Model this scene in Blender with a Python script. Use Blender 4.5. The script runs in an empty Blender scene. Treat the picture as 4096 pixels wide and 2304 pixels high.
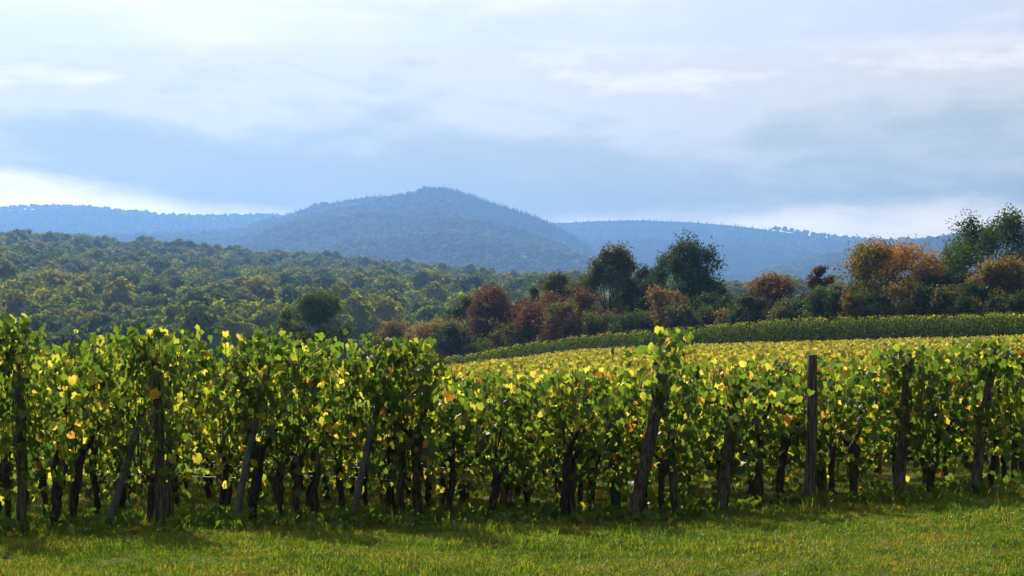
import bpy, math, random
import numpy as np

R = math.radians
rng = np.random.default_rng(11)
random.seed(11)
scene = bpy.context.scene
COL = scene.collection

# ------------------------------------------------------------------ camera, sky, sun, exposure
F, HZ = 1700.0, 405.0                 # focal length in pixels of a 1024 px wide frame, horizon row
cam_data = bpy.data.cameras.new('camera')
cam_data.sensor_width = 36.0
cam_data.lens = F / 1024.0 * 36.0
cam_data.shift_y = (HZ - 288.0) / 1024.0
cam_data.clip_start, cam_data.clip_end = 0.1, 40000.0
cam = bpy.data.objects.new('camera', cam_data)
COL.objects.link(cam)
cam.location = (0, 0, 0)
cam.rotation_euler = (R(90), 0, 0)
scene.camera = cam

SUN_EL, SUN_AZ = 39.0, -20.0          # azimuth from +Y (the view direction), negative = to the left
scene.view_settings.view_transform = 'Standard'
scene.view_settings.look = 'None'
scene.view_settings.exposure = 0.6
scene.view_settings.gamma = 1.0
scene.view_settings.use_curve_mapping = False
cy = scene.cycles
cy.use_denoising = True
try:
    cy.denoiser = 'OPENIMAGEDENOISE'
    cy.denoising_input_passes = 'RGB_ALBEDO_NORMAL'
    cy.denoising_prefilter = 'NONE'
except Exception:
    pass
cy.max_bounces = 6
cy.diffuse_bounces = 3
cy.glossy_bounces = 2
cy.transmission_bounces = 4
cy.transparent_max_bounces = 4
cy.volume_bounces = 0
cy.sample_clamp_indirect = 4.0

sun_data = bpy.data.lights.new('sun', 'SUN')
sun_data.energy = 5.0
sun_data.angle = R(0.5)
sun_data.color = (1.0, 0.92, 0.78)
sun = bpy.data.objects.new('sun', sun_data)
COL.objects.link(sun)
from mathutils import Vector, Matrix, Quaternion
sd = Vector((math.sin(R(SUN_AZ)) * math.cos(R(SUN_EL)), math.cos(R(SUN_AZ)) * math.cos(R(SUN_EL)), math.sin(R(SUN_EL))))
sun.rotation_euler = (-sd).to_track_quat('-Z', 'Y').to_euler()

world = bpy.data.worlds.new('World')
scene.world = world
world.use_nodes = True


class NT:
    """small helper round a node tree"""
    def __init__(self, tree):
        self.t = tree
        tree.nodes.clear()

    def n(self, kind, **kw):
        nd = self.t.nodes.new(kind)
        for k, v in kw.items():
            setattr(nd, k, v)
        return nd

    def put(self, sock, v):
        if hasattr(v, 'default_value') or isinstance(v, bpy.types.NodeSocket):
            self.t.links.new(v, sock)
        else:
            sock.default_value = v

    def math(self, op, a, b=0.0, c=0.0, clamp=False):
        nd = self.n('ShaderNodeMath', operation=op, use_clamp=clamp)
        for i, v in enumerate((a, b, c)):
            self.put(nd.inputs[i], v)
        return nd.outputs[0]

    def smooth(self, v, lo, hi):
        nd = self.n('ShaderNodeMapRange', interpolation_type='SMOOTHSTEP')
        for i, x in enumerate((v, lo, hi, 0.0, 1.0)):
            self.put(nd.inputs[i], x)
        return nd.outputs[0]

    def mix(self, f, a, b, mode='MIX'):
        nd = self.n('ShaderNodeMix', data_type='RGBA', blend_type=mode)
        self.put(nd.inputs[0], f)
        self.put(nd.inputs[6], a if not isinstance(a, tuple) else (*a, 1))
        self.put(nd.inputs[7], b if not isinstance(b, tuple) else (*b, 1))
        return nd.outputs[2]

    def ramp(self, f, stops, interp='LINEAR'):
        nd = self.n('ShaderNodeValToRGB')
        cr = nd.color_ramp
        cr.interpolation = interp
        while len(cr.elements) < len(stops):
            cr.elements.new(0.5)
        for e, (p, c) in zip(cr.elements, stops):
            e.position = p
            e.color = (*c, 1)
        self.put(nd.inputs[0], f)
        return nd.outputs[0]

    def noise(self, vec, scale, detail=4.0, rough=0.55, dist=0.0):
        nd = self.n('ShaderNodeTexNoise')
        if vec is not None:
            self.put(nd.inputs['Vector'], vec)
        nd.inputs['Scale'].default_value = scale
        nd.inputs['Detail'].default_value = detail
        nd.inputs['Roughness'].default_value = rough
        nd.inputs['Distortion'].default_value = dist
        return nd.outputs[0]

    def comb(self, x, y, z=0.0):
        nd = self.n('ShaderNodeCombineXYZ')
        for i, v in enumerate((x, y, z)):
            self.put(nd.inputs[i], v)
        return nd.outputs[0]


w = NT(world.node_tree)
wout = w.n('ShaderNodeOutputWorld')
sky = w.n('ShaderNodeTexSky', sky_type='NISHITA')
sky.sun_disc = False
sky.sun_elevation = R(SUN_EL)
sky.sun_rotation = R(SUN_AZ)
sky.altitude = 200
sky.air_density = 1.0
sky.dust_density = 1.6
sky.ozone_density = 1.0
bg_sky = w.n('ShaderNodeBackground')
bg_sky.inputs[1].default_value = 0.055
w.put(bg_sky.inputs[0], sky.outputs[0])
tc = w.n('ShaderNodeTexCoord')
sep = w.n('ShaderNodeSeparateXYZ')
w.put(sep.inputs[0], tc.outputs['Generated'])
X, Y, Z = sep.outputs
hor = w.math('SQRT', w.math('ADD', w.math('MULTIPLY', X, X), w.math('MULTIPLY', Y, Y)))
T = w.math('DIVIDE', Z, w.math('MAXIMUM', hor, 0.001))              # tangent of the elevation
AZ = w.math('ARCTAN2', X, Y)
# one long stratocumulus deck low over the hills, brightly lit along its upper edge
q1 = w.comb(w.math('MULTIPLY', AZ, 5.0), w.math('MULTIPLY', T, 16.0), 3.1)
q2 = w.comb(w.math('MULTIPLY', AZ, 11.0), w.math('MULTIPLY', T, 38.0), 7.7)
n1 = w.noise(q1, 1.0, 8.0, 0.60)
n2 = w.noise(q2, 1.0, 8.0, 0.60, 0.15)
n3 = w.noise(w.comb(w.math('MULTIPLY', AZ, 2.3), w.math('MULTIPLY', T, 9.0), 11.3), 1.0, 3.0, 0.5)
top_edge = w.math('ADD', 0.185, w.math('MULTIPLY', n1, 0.045))
Td = w.math('SUBTRACT', T, top_edge)                                # below zero: inside the deck
deck = w.math('SUBTRACT', 1.0, w.smooth(Td, -0.012, 0.012))
depth = w.math('MULTIPLY', Td, -1.0)
d2 = w.math('ADD', depth, w.math('ADD', w.math('MULTIPLY', w.math('SUBTRACT', n2, 0.5), 0.15),
                                 w.math('MULTIPLY', w.math('SUBTRACT', n3, 0.5), 0.12)))
body = w.ramp(w.math('DIVIDE', d2, 0.12), [(0.0, (1.30, 1.10, 0.80)), (0.09, (1.14, 0.96, 0.68)), (0.20, (0.92, 0.78, 0.54)), (0.34, (0.97, 0.83, 0.57)), (0.46, (0.82, 0.72, 0.47)),
                                          (0.62, (0.62, 0.57, 0.34)), (0.8, (0.55, 0.52, 0.30)), (1.0, (0.53, 0.50, 0.30))])
# slot of clear bright air between the deck and the hills
slot_n = w.math('ADD', w.math('MULTIPLY', w.math('SUBTRACT', n1, 0.5), 0.055), w.math('MULTIPLY', w.math('SUBTRACT', n3, 0.5), 0.085))
slot_t = w.math('SUBTRACT', 0.115, w.math('MULTIPLY', AZ, 0.022))
slot = w.math('SUBTRACT', 1.0, w.smooth(w.math('SUBTRACT', w.math('ADD', T, slot_n), slot_t), -0.011, 0.011))
low = w.mix(w.math('MULTIPLY', slot, 0.9), body, (2.5, 2.0, 1.2))
# thin scattered cloud higher up, all round
pl = w.comb(w.math('DIVIDE', X, w.math('MAXIMUM', w.math('ADD', Z, 0.12), 0.02)), w.math('DIVIDE', Y, w.math('MAXIMUM', w.math('ADD', Z, 0.12), 0.02)), 0.0)
n4 = w.noise(pl, 1.4, 6.0, 0.6, 0.3)
thin = w.math('MULTIPLY', w.smooth(n4, 0.44, 0.70), 0.75)
vd = w.n('ShaderNodeVectorMath', operation='DOT_PRODUCT')
w.put(vd.inputs[0], tc.outputs['Generated']); vd.inputs[1].default_value = tuple(sd)
fwd = w.smooth(vd.outputs['Value'], -0.1, 0.85)
thin = w.math('ADD', w.math('ADD', w.math('MULTIPLY', thin, 0.55), 0.08), w.math('MULTIPLY', fwd, 0.40), clamp=True)
bg_thin = w.n('ShaderNodeBackground')
bg_thin.inputs[0].default_value = (1.36, 1.15, 0.86, 1)
w.put(bg_thin.inputs[1], w.math('ADD', 0.20, w.math('MULTIPLY', fwd, 0.62)))
mix_thin = w.n('ShaderNodeMixShader')
w.put(mix_thin.inputs[0], thin)
w.put(mix_thin.inputs[1], bg_sky.outputs[0])
w.put(mix_thin.inputs[2], bg_thin.outputs[0])
bg_deck = w.n('ShaderNodeBackground')
w.put(bg_deck.inputs[0], low)
w.put(bg_deck.inputs[1], w.math('ADD', 0.24, w.math('MULTIPLY', fwd, 0.62)))
mix_deck = w.n('ShaderNodeMixShader')
w.put(mix_deck.inputs[0], deck)
w.put(mix_deck.inputs[1], mix_thin.outputs[0])
w.put(mix_deck.inputs[2], bg_deck.outputs[0])
w.put(wout.inputs[0], mix_deck.outputs[0])

# ------------------------------------------------------------------ helpers


def tag(o, label=None, cat=None, group=None, kind=None):
    for k, v in (('label', label), ('category', cat), ('group', group), ('kind', kind)):
        if v:
            o[k] = v
    return o


def make_mesh(name, verts, faces, mats, rnd=None, smooth=False, fmat=None):
    """verts (n,3); faces: (m,k) array, or a list of such arrays; rnd: one random number per face"""
    if not isinstance(faces, list):
        faces = [faces]
    faces = [np.asarray(f, dtype=np.int32) for f in faces if len(f)]
    me = bpy.data.meshes.new(name)
    v = np.asarray(verts, dtype=np.float32)
    me.vertices.add(len(v))
    me.vertices.foreach_set('co', v.ravel())
    loops = np.concatenate([f.ravel() for f in faces])
    counts = np.concatenate([np.full(len(f), f.shape[1], dtype=np.int32) for f in faces])
    me.loops.add(len(loops))
    me.loops.foreach_set('vertex_index', loops)
    me.polygons.add(len(counts))
    me.polygons.foreach_set('loop_start', np.concatenate([[0], np.cumsum(counts)[:-1]]).astype(np.int32))
    if smooth:
        me.polygons.foreach_set('use_smooth', np.ones(len(counts), dtype=bool))
    if fmat is not None:
        me.polygons.foreach_set('material_index', np.asarray(fmat, dtype=np.int32))
    if rnd is not None:
        a = me.attributes.new('rnd', 'FLOAT', 'FACE')
        a.data.foreach_set('value', np.asarray(rnd, dtype=np.float32))
    for m in (mats if isinstance(mats, (list, tuple)) else [mats]):
        me.materials.append(m)
    me.update(calc_edges=True)
    me.validate()
    return me


def add(name, data, parent=None, loc=None, rz=None, scale=None):
    o = bpy.data.objects.new(name, data)
    COL.objects.link(o)
    if parent is not None:
        o.parent = parent
    if loc is not None:
        o.location = loc
    if rz is not None:
        o.rotation_euler = (0, 0, rz)
    if scale is not None:
        o.scale = scale
    return o


def vnoise(x, y, seed=0):
    """smooth value noise on numpy arrays, about -1..1"""
    x, y = np.asarray(x, float), np.asarray(y, float)
    xi, yi = np.floor(x), np.floor(y)
    fx, fy = x - xi, y - yi
    fx, fy = fx * fx * (3 - 2 * fx), fy * fy * (3 - 2 * fy)

    def h(a, b):
        s = np.sin(a * 127.1 + b * 311.7 + seed * 74.7) * 43758.5453
        return (s - np.floor(s)) * 2 - 1
    return (h(xi, yi) * (1 - fx) + h(xi + 1, yi) * fx) * (1 - fy) + (h(xi, yi + 1) * (1 - fx) + h(xi + 1, yi + 1) * fx) * fy


def fbm(x, y, seed=0, oct=4):
    s, a, t = 0.0, 1.0, 0.0
    for k in range(oct):
        s = s + a * vnoise(np.asarray(x) * 2 ** k, np.asarray(y) * 2 ** k, seed + k * 13)
        t += a
        a *= 0.5
    return s / t


def tube(path, radii, sides=8, rough=0.0, closed=True, seed=0):
    """a tube along a path of points; returns verts, faces list"""
    path = np.asarray(path, float)
    n = len(path)
    r_ = np.random.default_rng(seed)
    tang = np.gradient(path, axis=0)
    tang /= np.linalg.norm(tang, axis=1)[:, None] + 1e-9
    ref = np.array([1.0, 0.0, 0.0]) if abs(tang[0][0]) < 0.9 else np.array([0, 1.0, 0])
    vs = []
    ang = np.linspace(0, 2 * np.pi, sides, endpoint=False)
    for i in range(n):
        a = np.cross(tang[i], ref); a /= np.linalg.norm(a)
        b = np.cross(tang[i], a)
        rr = radii[i] * (1 + rough * r_.uniform(-1, 1, sides))
        vs.append(path[i] + (np.cos(ang) * rr)[:, None] * a + (np.sin(ang) * rr)[:, None] * b)
    v = np.concatenate(vs)
    i, j = np.meshgrid(np.arange(n - 1), np.arange(sides), indexing='ij')
    i, j = i.ravel(), j.ravel()
    j2 = (j + 1) % sides
    q = np.stack([i * sides + j, i * sides + j2, (i + 1) * sides + j2, (i + 1) * sides + j], 1)
    fs = [q]
    if closed:
        k = len(v)
        v = np.concatenate([v, path[:1], path[-1:]])
        jj = np.arange(sides)
        fs.append(np.concatenate([np.stack([np.full(sides, k), (jj + 1) % sides, jj], 1),
                                  np.stack([np.full(sides, k + 1), (n - 1) * sides + jj, (n - 1) * sides + (jj + 1) % sides], 1)]))
    return v, fs


class MB:
    """collects pieces into one mesh"""
    def __init__(self):
        self.v, self.q, self.t, self.n = [], [], [], 0

    def add(self, v, fs):
        for f in fs:
            f = np.asarray(f) + self.n
            (self.q if f.shape[1] == 4 else self.t).append(f)
        self.v.append(np.asarray(v)); self.n += len(v)

    def mesh(self, name, mat, smooth=True):
        fs = []
        if self.q: fs.append(np.concatenate(self.q))
        if self.t: fs.append(np.concatenate(self.t))
        return make_mesh(name, np.concatenate(self.v), fs, mat, smooth=smooth)


def unit(a):
    return a / (np.linalg.norm(a, axis=-1, keepdims=True) + 1e-9)


def rand_dirs(n, r_=rng):
    return unit(r_.normal(size=(n, 3)))

# ------------------------------------------------------------------ materials


def new_mat(name):
    m = bpy.data.materials.new(name)
    m.use_nodes = True
    t = NT(m.node_tree)
    out = t.n('ShaderNodeOutputMaterial')
    return m, t, out


def foliage_mat(name, stops, trans=0.45, tint=(2.0, 1.9, 0.7), gloss=0.05, source='attr', shift=None, rough=0.38, vein=False):
    m, t, out = new_mat(name)
    at = t.n('ShaderNodeAttribute', attribute_name='rnd')
    oi = t.n('ShaderNodeObjectInfo')
    if source == 'attr':
        f = at.outputs['Fac']
    elif source == 'object':
        f = oi.outputs['Random']
    else:                                        # mostly by instance, a little by face
        f = t.math('ADD', t.math('MULTIPLY', oi.outputs['Random'], 0.78), t.math('MULTIPLY', at.outputs['Fac'], 0.22))
    c = t.ramp(f, stops)
    if vein:
        g = t.n('ShaderNodeTexCoord')
        nz = t.noise(g.outputs['Object'], 3.0, 3.0, 0.6)
        c = t.mix(t.math('MULTIPLY', t.smooth(nz, 0.45, 0.75), 0.35), c, (0.22, 0.17, 0.02))
    tr = t.mix(1.0, c, tint, 'MULTIPLY')
    d = t.n('ShaderNodeBsdfDiffuse'); t.put(d.inputs[0], c)
    s = t.n('ShaderNodeBsdfTranslucent'); t.put(s.inputs[0], tr)
    mx = t.n('ShaderNodeMixShader'); mx.inputs[0].default_value = trans
    t.put(mx.inputs[1], d.outputs[0]); t.put(mx.inputs[2], s.outputs[0])
    last = mx.outputs[0]
    if gloss > 0:
        g = t.n('ShaderNodeBsdfGlossy'); g.inputs['Roughness'].default_value = rough
        g.inputs[0].default_value = (1, 1, 1, 1)
        m2 = t.n('ShaderNodeMixShader'); m2.inputs[0].default_value = gloss
        t.put(m2.inputs[1], last); t.put(m2.inputs[2], g.outputs[0])
        last = m2.outputs[0]
    t.put(out.inputs[0], last)
    return m


def solid_mat(name, c1, c2, scale=8.0, rough=0.9, stretch=(1, 1, 1), bump=0.3, spec=0.2):
    m, t, out = new_mat(name)
    g = t.n('ShaderNodeTexCoord')
    mp = t.n('ShaderNodeMapping'); mp.inputs['Scale'].default_value = stretch
    t.put(mp.inputs[0], g.outputs['Object'])
    nz = t.noise(mp.outputs[0], scale, 6.0, 0.65)
    c = t.mix(t.smooth(nz, 0.35, 0.68), c1, c2)
    p = t.n('ShaderNodeBsdfPrincipled')
    t.put(p.inputs['Base Color'], c)
    p.inputs['Roughness'].default_value = rough
    p.inputs['Specular IOR Level'].default_value = spec
    b = t.n('ShaderNodeBump'); b.inputs['Strength'].default_value = bump; b.inputs['Distance'].default_value = 0.02
    t.put(b.inputs['Height'], nz)
    t.put(p.inputs['Normal'], b.outputs[0])
    t.put(out.inputs[0], p.outputs[0])
    return m


G0, G1, G2 = (0.019, 0.042, 0.008), (0.032, 0.064, 0.010), (0.060, 0.098, 0.014)
YG, YL, GD, BR = (0.15, 0.18, 0.02), (0.27, 0.245, 0.048), (0.28, 0.18, 0.04), (0.11, 0.04, 0.012)
M = {}
M['leaf'] = foliage_mat('vine_leaf', [(0, G0), (0.5, G1), (0.88, G2), (0.93, YG), (0.97, YL), (0.985, GD), (1.0, BR)], 0.64, (4.0, 3.7, 2.2), 0.02, 'object', vein=True)
M['leaf_mesh'] = foliage_mat('vine_foliage', [(0, G0), (0.3, G1), (0.55, G2), (0.74, YG), (0.90, YL), (0.96, GD), (1.0, BR)], 0.64, (4.0, 3.7, 2.2), 0.02, 'attr')
M['leaf_gold'] = foliage_mat('vine_foliage_golden', [(0, G2), (0.12, YG), (0.35, YG), (0.6, YL), (0.92, GD), (1.0, BR)], 0.54, (2.8, 2.7, 1.7), 0.012, 'attr')
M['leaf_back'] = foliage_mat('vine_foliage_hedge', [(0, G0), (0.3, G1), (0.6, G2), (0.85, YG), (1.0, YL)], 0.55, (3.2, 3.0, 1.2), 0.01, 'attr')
M['bark'] = solid_mat('vine_bark', (0.026, 0.021, 0.017), (0.10, 0.078, 0.060), 30, 0.95, (1, 1, 0.25), 0.8)
M['cane'] = solid_mat('cane_bark', (0.05, 0.025, 0.015), (0.10, 0.055, 0.03), 30, 0.8, (1, 1, 0.2), 0.2)
M['post'] = solid_mat('weathered_post_wood', (0.04, 0.033, 0.027), (0.20, 0.17, 0.14), 16, 0.9, (3, 3, 0.22), 0.9)
M['strut'] = solid_mat('grey_strut', (0.09, 0.10, 0.10), (0.17, 0.18, 0.18), 10, 0.75, (2, 2, 0.4), 0.3)
M['stake'] = solid_mat('pale_stake_wood', (0.16, 0.11, 0.065), (0.27, 0.19, 0.12), 20, 0.9, (3, 3, 0.2), 0.5)
M['trunk'] = solid_mat('tree_bark', (0.02, 0.017, 0.013), (0.06, 0.05, 0.04), 5, 0.95, (1, 1, 0.3), 0.7)
m, t, out = new_mat('galvanised_wire')
p = t.n('ShaderNodeBsdfPrincipled'); p.inputs['Base Color'].default_value = (0.34, 0.34, 0.32, 1)
p.inputs['Metallic'].default_value = 0.7; p.inputs['Roughness'].default_value = 0.5
t.put(out.inputs[0], p.outputs[0]); M['wire'] = m
# ground under everything: short turf with soil and dry patches
m, t, out = new_mat('turf_ground')
g = t.n('ShaderNodeNewGeometry')
nz = t.noise(g.outputs['Position'], 0.9, 6, 0.6)
nf = t.noise(g.outputs['Position'], 14.0, 5, 0.7)
c = t.mix(t.smooth(nz, 0.4, 0.66), (0.045, 0.075, 0.014), (0.10, 0.085, 0.04))
c = t.mix(t.smooth(nf, 0.45, 0.7), c, (0.03, 0.035, 0.012))
p = t.n('ShaderNodeBsdfPrincipled'); t.put(p.inputs['Base Color'], c); p.inputs['Roughness'].default_value = 0.95
p.inputs['Specular IOR Level'].default_value = 0.1
t.put(out.inputs[0], p.outputs[0]); M['ground'] = m
# forest floor / bare slope seen between the crowns
m, t, out = new_mat('wooded_slope')
g = t.n('ShaderNodeNewGeometry')
nz = t.noise(g.outputs['Position'], 0.02, 5, 0.65)
c = t.mix(t.smooth(nz, 0.35, 0.65), (0.018, 0.028, 0.012), (0.045, 0.05, 0.018))
p = t.n('ShaderNodeBsdfPrincipled'); t.put(p.inputs['Base Color'], c); p.inputs['Roughness'].default_value = 1.0
p.inputs['Specular IOR Level'].default_value = 0.0
t.put(out.inputs[0], p.outputs[0]); M['slope'] = m
m, t, out = new_mat('grass_blade')
at = t.n('ShaderNodeAttribute', attribute_name='rnd'); oi = t.n('ShaderNodeObjectInfo')
f = t.math('ADD', t.math('MULTIPLY', oi.outputs['Random'], 0.45), t.math('MULTIPLY', at.outputs['Fac'], 0.55))
g = t.n('ShaderNodeNewGeometry')
pn = t.noise(g.outputs['Position'], 0.75, 3, 0.5)
pn2 = t.noise(g.outputs['Position'], 2.6, 4, 0.6)
f = t.math('ADD', f, t.math('ADD', t.math('MULTIPLY', t.math('SUBTRACT', pn, 0.50), 0.9), t.math('MULTIPLY', t.math('SUBTRACT', pn2, 0.5), 0.5)))
c = t.ramp(f, [(0, (0.035, 0.085, 0.014)), (0.38, (0.075, 0.15, 0.018)), (0.65, (0.125, 0.20, 0.024)), (0.84, (0.24, 0.22, 0.05)), (0.95, (0.28, 0.20, 0.10)), (1.0, (0.2, 0.12, 0.06))])
tr = t.mix(1.0, c, (2.5, 2.2, 0.8), 'MULTIPLY')
d = t.n('ShaderNodeBsdfDiffuse'); t.put(d.inputs[0], c)
s = t.n('ShaderNodeBsdfTranslucent'); t.put(s.inputs[0], tr)
mx = t.n('ShaderNodeMixShader'); mx.inputs[0].default_value = 0.4
t.put(mx.inputs[1], d.outputs[0]); t.put(mx.inputs[2], s.outputs[0])
gl = t.n('ShaderNodeBsdfGlossy'); gl.inputs['Roughness'].default_value = 0.28
m2 = t.n('ShaderNodeMixShader'); m2.inputs[0].default_value = 0.014
t.put(m2.inputs[1], mx.outputs[0]); t.put(m2.inputs[2], gl.outputs[0])
t.put(out.inputs[0], m2.outputs[0]); M['grass'] = m

# ------------------------------------------------------------------ terrain
DISP = 2576.0 / 1024.0                 # photograph measurements below are in a 2576 px wide view of it


def U(xd):
    return np.asarray(xd, float) / DISP - 512.0


def V(yd):
    return np.asarray(yd, float) / DISP


def front_d(u):
    """distance of the line where the vine rows end, along the ray at column u"""
    return 18.55 / (1 - 0.18 * np.asarray(u, float) / F)


# foot of the row ends and crest of the far vine row
FX = np.array([-900, 45, 300, 600, 800, 1050, 1350, 1600, 1720, 1820, 2035, 2270, 2470, 2700, 3200])
FY = np.array([1352, 1322, 1316, 1309, 1304, 1303, 1301, 1297, 1290, 1277, 1264, 1246, 1230, 1215, 1205]) + 15
BX = np.array([-900, 0, 600, 1050, 1200, 1300, 1480, 1700, 1850, 2120, 2576, 3300])
BY = np.array([1030, 985, 945, 905, 888, 868, 842, 825, 812, 798, 788, 783])
ROWH = 1.95


def back_d(u):
    return np.interp(u, U([0, 1050, 2576, 3300]), [215., 180., 124., 112.])


def front_z(u):
    return -(V(np.interp(u, U(FX), FY)) - HZ) / F * front_d(u)


def back_z(u):
    return (HZ - V(np.interp(u, U(BX), BY))) / F * back_d(u) - ROWH


GX = np.array([-900, 0, 600, 1050, 1480, 1780, 2120, 2576, 3300])
GY = np.array([1045, 1006, 970, 934, 880, 868, 860, 848, 842])
FIELD = 0.70                                   # share of the way to the far row where the golden rows end


def mid_z(u):
    return (HZ - V(np.interp(u, U(GX), GY))) / F * (back_d(u) * FIELD) - 1.55


def ground_z(x, y):
    x, y = np.asarray(x, float), np.asarray(y, float)
    df = 18.55 + 0.18 * x                          # front line as a function of x: d = 18.55 + 0.18 x
    df = np.clip(df, 14, 40)
    ys = np.maximum(y, df)
    u = np.clip(F * x / ys, -850, 1050)
    zf, zb = front_z(np.clip(F * x / df, -850, 1050)), back_z(u)
    zf = np.where(y > df, front_z(u), zf)
    fd, bd = front_d(u), back_d(u)
    md, zm = bd * FIELD, mid_z(u)
    s = np.clip((y - fd) / (md - fd), 0, 1)
    s2 = np.clip((y - md) / (bd - md), 0, 1)
    z = zf + (zm - zf) * s + (zb - zm) * s2 ** 1.3
    z = np.where(y < df, zf - 0.018 * np.clip(df - y, 0, 30), z)
    far = np.clip(y - bd, 0, 400)
    z = z + 0.012 * far
    return z + 0.02 * vnoise(x * 0.9, y * 0.9, 5) + 0.012 * vnoise(x * 3.1, y * 3.1, 6)


xs = np.concatenate([[-9000, -3000, -1200, -600, -300, -160], np.linspace(-90, -14, 30), np.linspace(-12, 12, 110), np.linspace(14, 90, 30), [160, 300, 600, 1200, 3000, 9000]])
ys = np.concatenate([[-400, -60, -10, 0, 6], np.linspace(10, 32, 90), np.linspace(34, 230, 80), [260, 320, 400, 500, 700, 1000, 2000, 5000, 11000]])
gx, gy = np.meshgrid(xs, ys, indexing='ij')
gz = ground_z(gx, gy)
vv = np.stack([gx, gy, gz], -1).reshape(-1, 3)
i, j = np.meshgrid(np.arange(len(xs) - 1), np.arange(len(ys) - 1), indexing='ij')
i, j = i.ravel(), j.ravel()
ny = len(ys)
ff = np.stack([i * ny + j, (i + 1) * ny + j, (i + 1) * ny + j + 1, i * ny + j + 1], 1)
tag(add('ground', make_mesh('ground', vv, ff, M['ground'], smooth=True)), 'grassy ground sloping up under the vineyard', kind='structure')

# ------------------------------------------------------------------ hills


class Hill:
    """a hill whose crest line follows (xd, yd) at distance d1; its slope comes down towards the viewer to d0"""
    def __init__(self, xd, yd, d0, d1, v0, power=1.0, rough=0.0, wave=60.0, tree=0.0, seed=0):
        self.xd, self.yd, self.d0, self.d1, self.v0, self.p = U(xd), V(yd), d0, d1, v0, power
        self.rough, self.wave, self.tree, self.seed = rough, wave, tree, seed

    def z(self, x, y):
        u = F * x / y
        crest = (HZ - np.interp(u, self.xd, self.yd)) / F * self.d1 - self.tree
        base = (HZ - self.v0) / F * self.d0
        s = np.clip((y - self.d0) / (self.d1 - self.d0), 0, 1)
        back = np.clip((y - self.d1) / (self.d1 - self.d0), 0, 1)
        z = base + (crest - base) * s ** self.p * (1 - 0.8 * back ** 1.5)
        n = fbm(x / self.wave, y / self.wave, self.seed, 4)
        return z + self.rough * n * np.clip(s * 3, 0, 1) * np.clip((1 - s) * 4 + 0.15, 0, 1)

    def mesh(self, name, label, mat, nu=200, nd=60, back=1.5, u0=-1100, u1=1100):
        us = np.linspace(u0, u1, nu)
        ts = np.concatenate([np.linspace(0, 1, nd), np.linspace(1, back, 8)[1:]])
        uu, tt = np.meshgrid(us, ts, indexing='ij')
        d = self.d0 + tt * (self.d1 - self.d0)
        x = uu / F * d
        z = self.z(x, d)
        z[:, 0] -= 25
        z[:, -1] -= 40
        n2_ = len(ts)
        i, j = np.meshgrid(np.arange(nu - 1), np.arange(n2_ - 1), indexing='ij')
        i, j = i.ravel(), j.ravel()
        f = np.stack([i * n2_ + j, (i + 1) * n2_ + j, (i + 1) * n2_ + j + 1, i * n2_ + j + 1], 1)
        o = add(name, make_mesh(name, np.stack([x, d, z], -1).reshape(-1, 3), f, mat, smooth=True))
        return tag(o, label, kind='structure')


near = Hill([-2000, -800, 0, 150, 300, 600, 900, 1150, 1440, 1640, 1900, 2300, 3300],
            [560, 572, 581, 586, 596, 622, 646, 668, 686, 700, 712, 722, 735], 330, 1350, 398, 1.0, 7.0, 170.0, 17.0, 3)
mount = Hill([-2500, -500, 0, 300, 480, 600, 650, 720, 790, 850, 920, 985, 1040, 1070, 1110, 1150, 1190, 1250, 1300, 1350, 1400, 1450, 1500, 1560, 1650, 1800, 2400, 3500],
             [620, 606, 598, 594, 588, 584, 560, 534, 511, 499, 487, 484, 479, 466, 464, 473, 488, 513, 531, 548, 568, 596, 630, 655, 680, 702, 730, 740], 2300, 4600, 300, 1.0, 55.0, 480.0, 9.0, 8)
spur = Hill([-2000, 1500, 1860, 1990, 2130, 2300, 2420, 2700, 3400], [760, 735, 697, 660, 634, 606, 592, 575, 560], 2600, 4000, 300, 1.0, 30.0, 420.0, 9.0, 9)
west = Hill([-2500, -400, 0, 90, 180, 320, 450, 560, 660, 800, 1000, 3000], [510, 530, 527, 523, 522, 536, 548, 551, 551, 556, 570, 700], 4300, 6400, 290, 1.0, 60.0, 900.0, 9.0, 21)
east = Hill([-2000, 900, 1150, 1370, 1480, 1620, 1740, 1850, 2000, 2110, 2250, 2330, 2400, 2480, 2700, 3400], [720, 640, 575, 553, 549, 547, 553, 562, 580, 595, 603, 603, 594, 582, 560, 550], 3900, 6000, 290, 1.0, 60.0, 800.0, 9.0, 33)
near.mesh('hillside', 'low forested hillside in front of the blue mountain', M['slope'], 160, 60)
mount.mesh('mountain', 'blue hazy mountain with a small pointed summit', M['slope'], 420, 80)
spur.mesh('hill', 'pale hazy spur rising towards the edge of the far ridge', M['slope'], 300, 40)
west.mesh('far_hill', 'far blue ridge behind the foot of the mountain', M['slope'], 420, 50)
east.mesh('far_hill', 'long far blue ridge sloping down beyond the tree line', M['slope'], 420, 50)

# ------------------------------------------------------------------ instancing (only for uncountable stuff)


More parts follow.
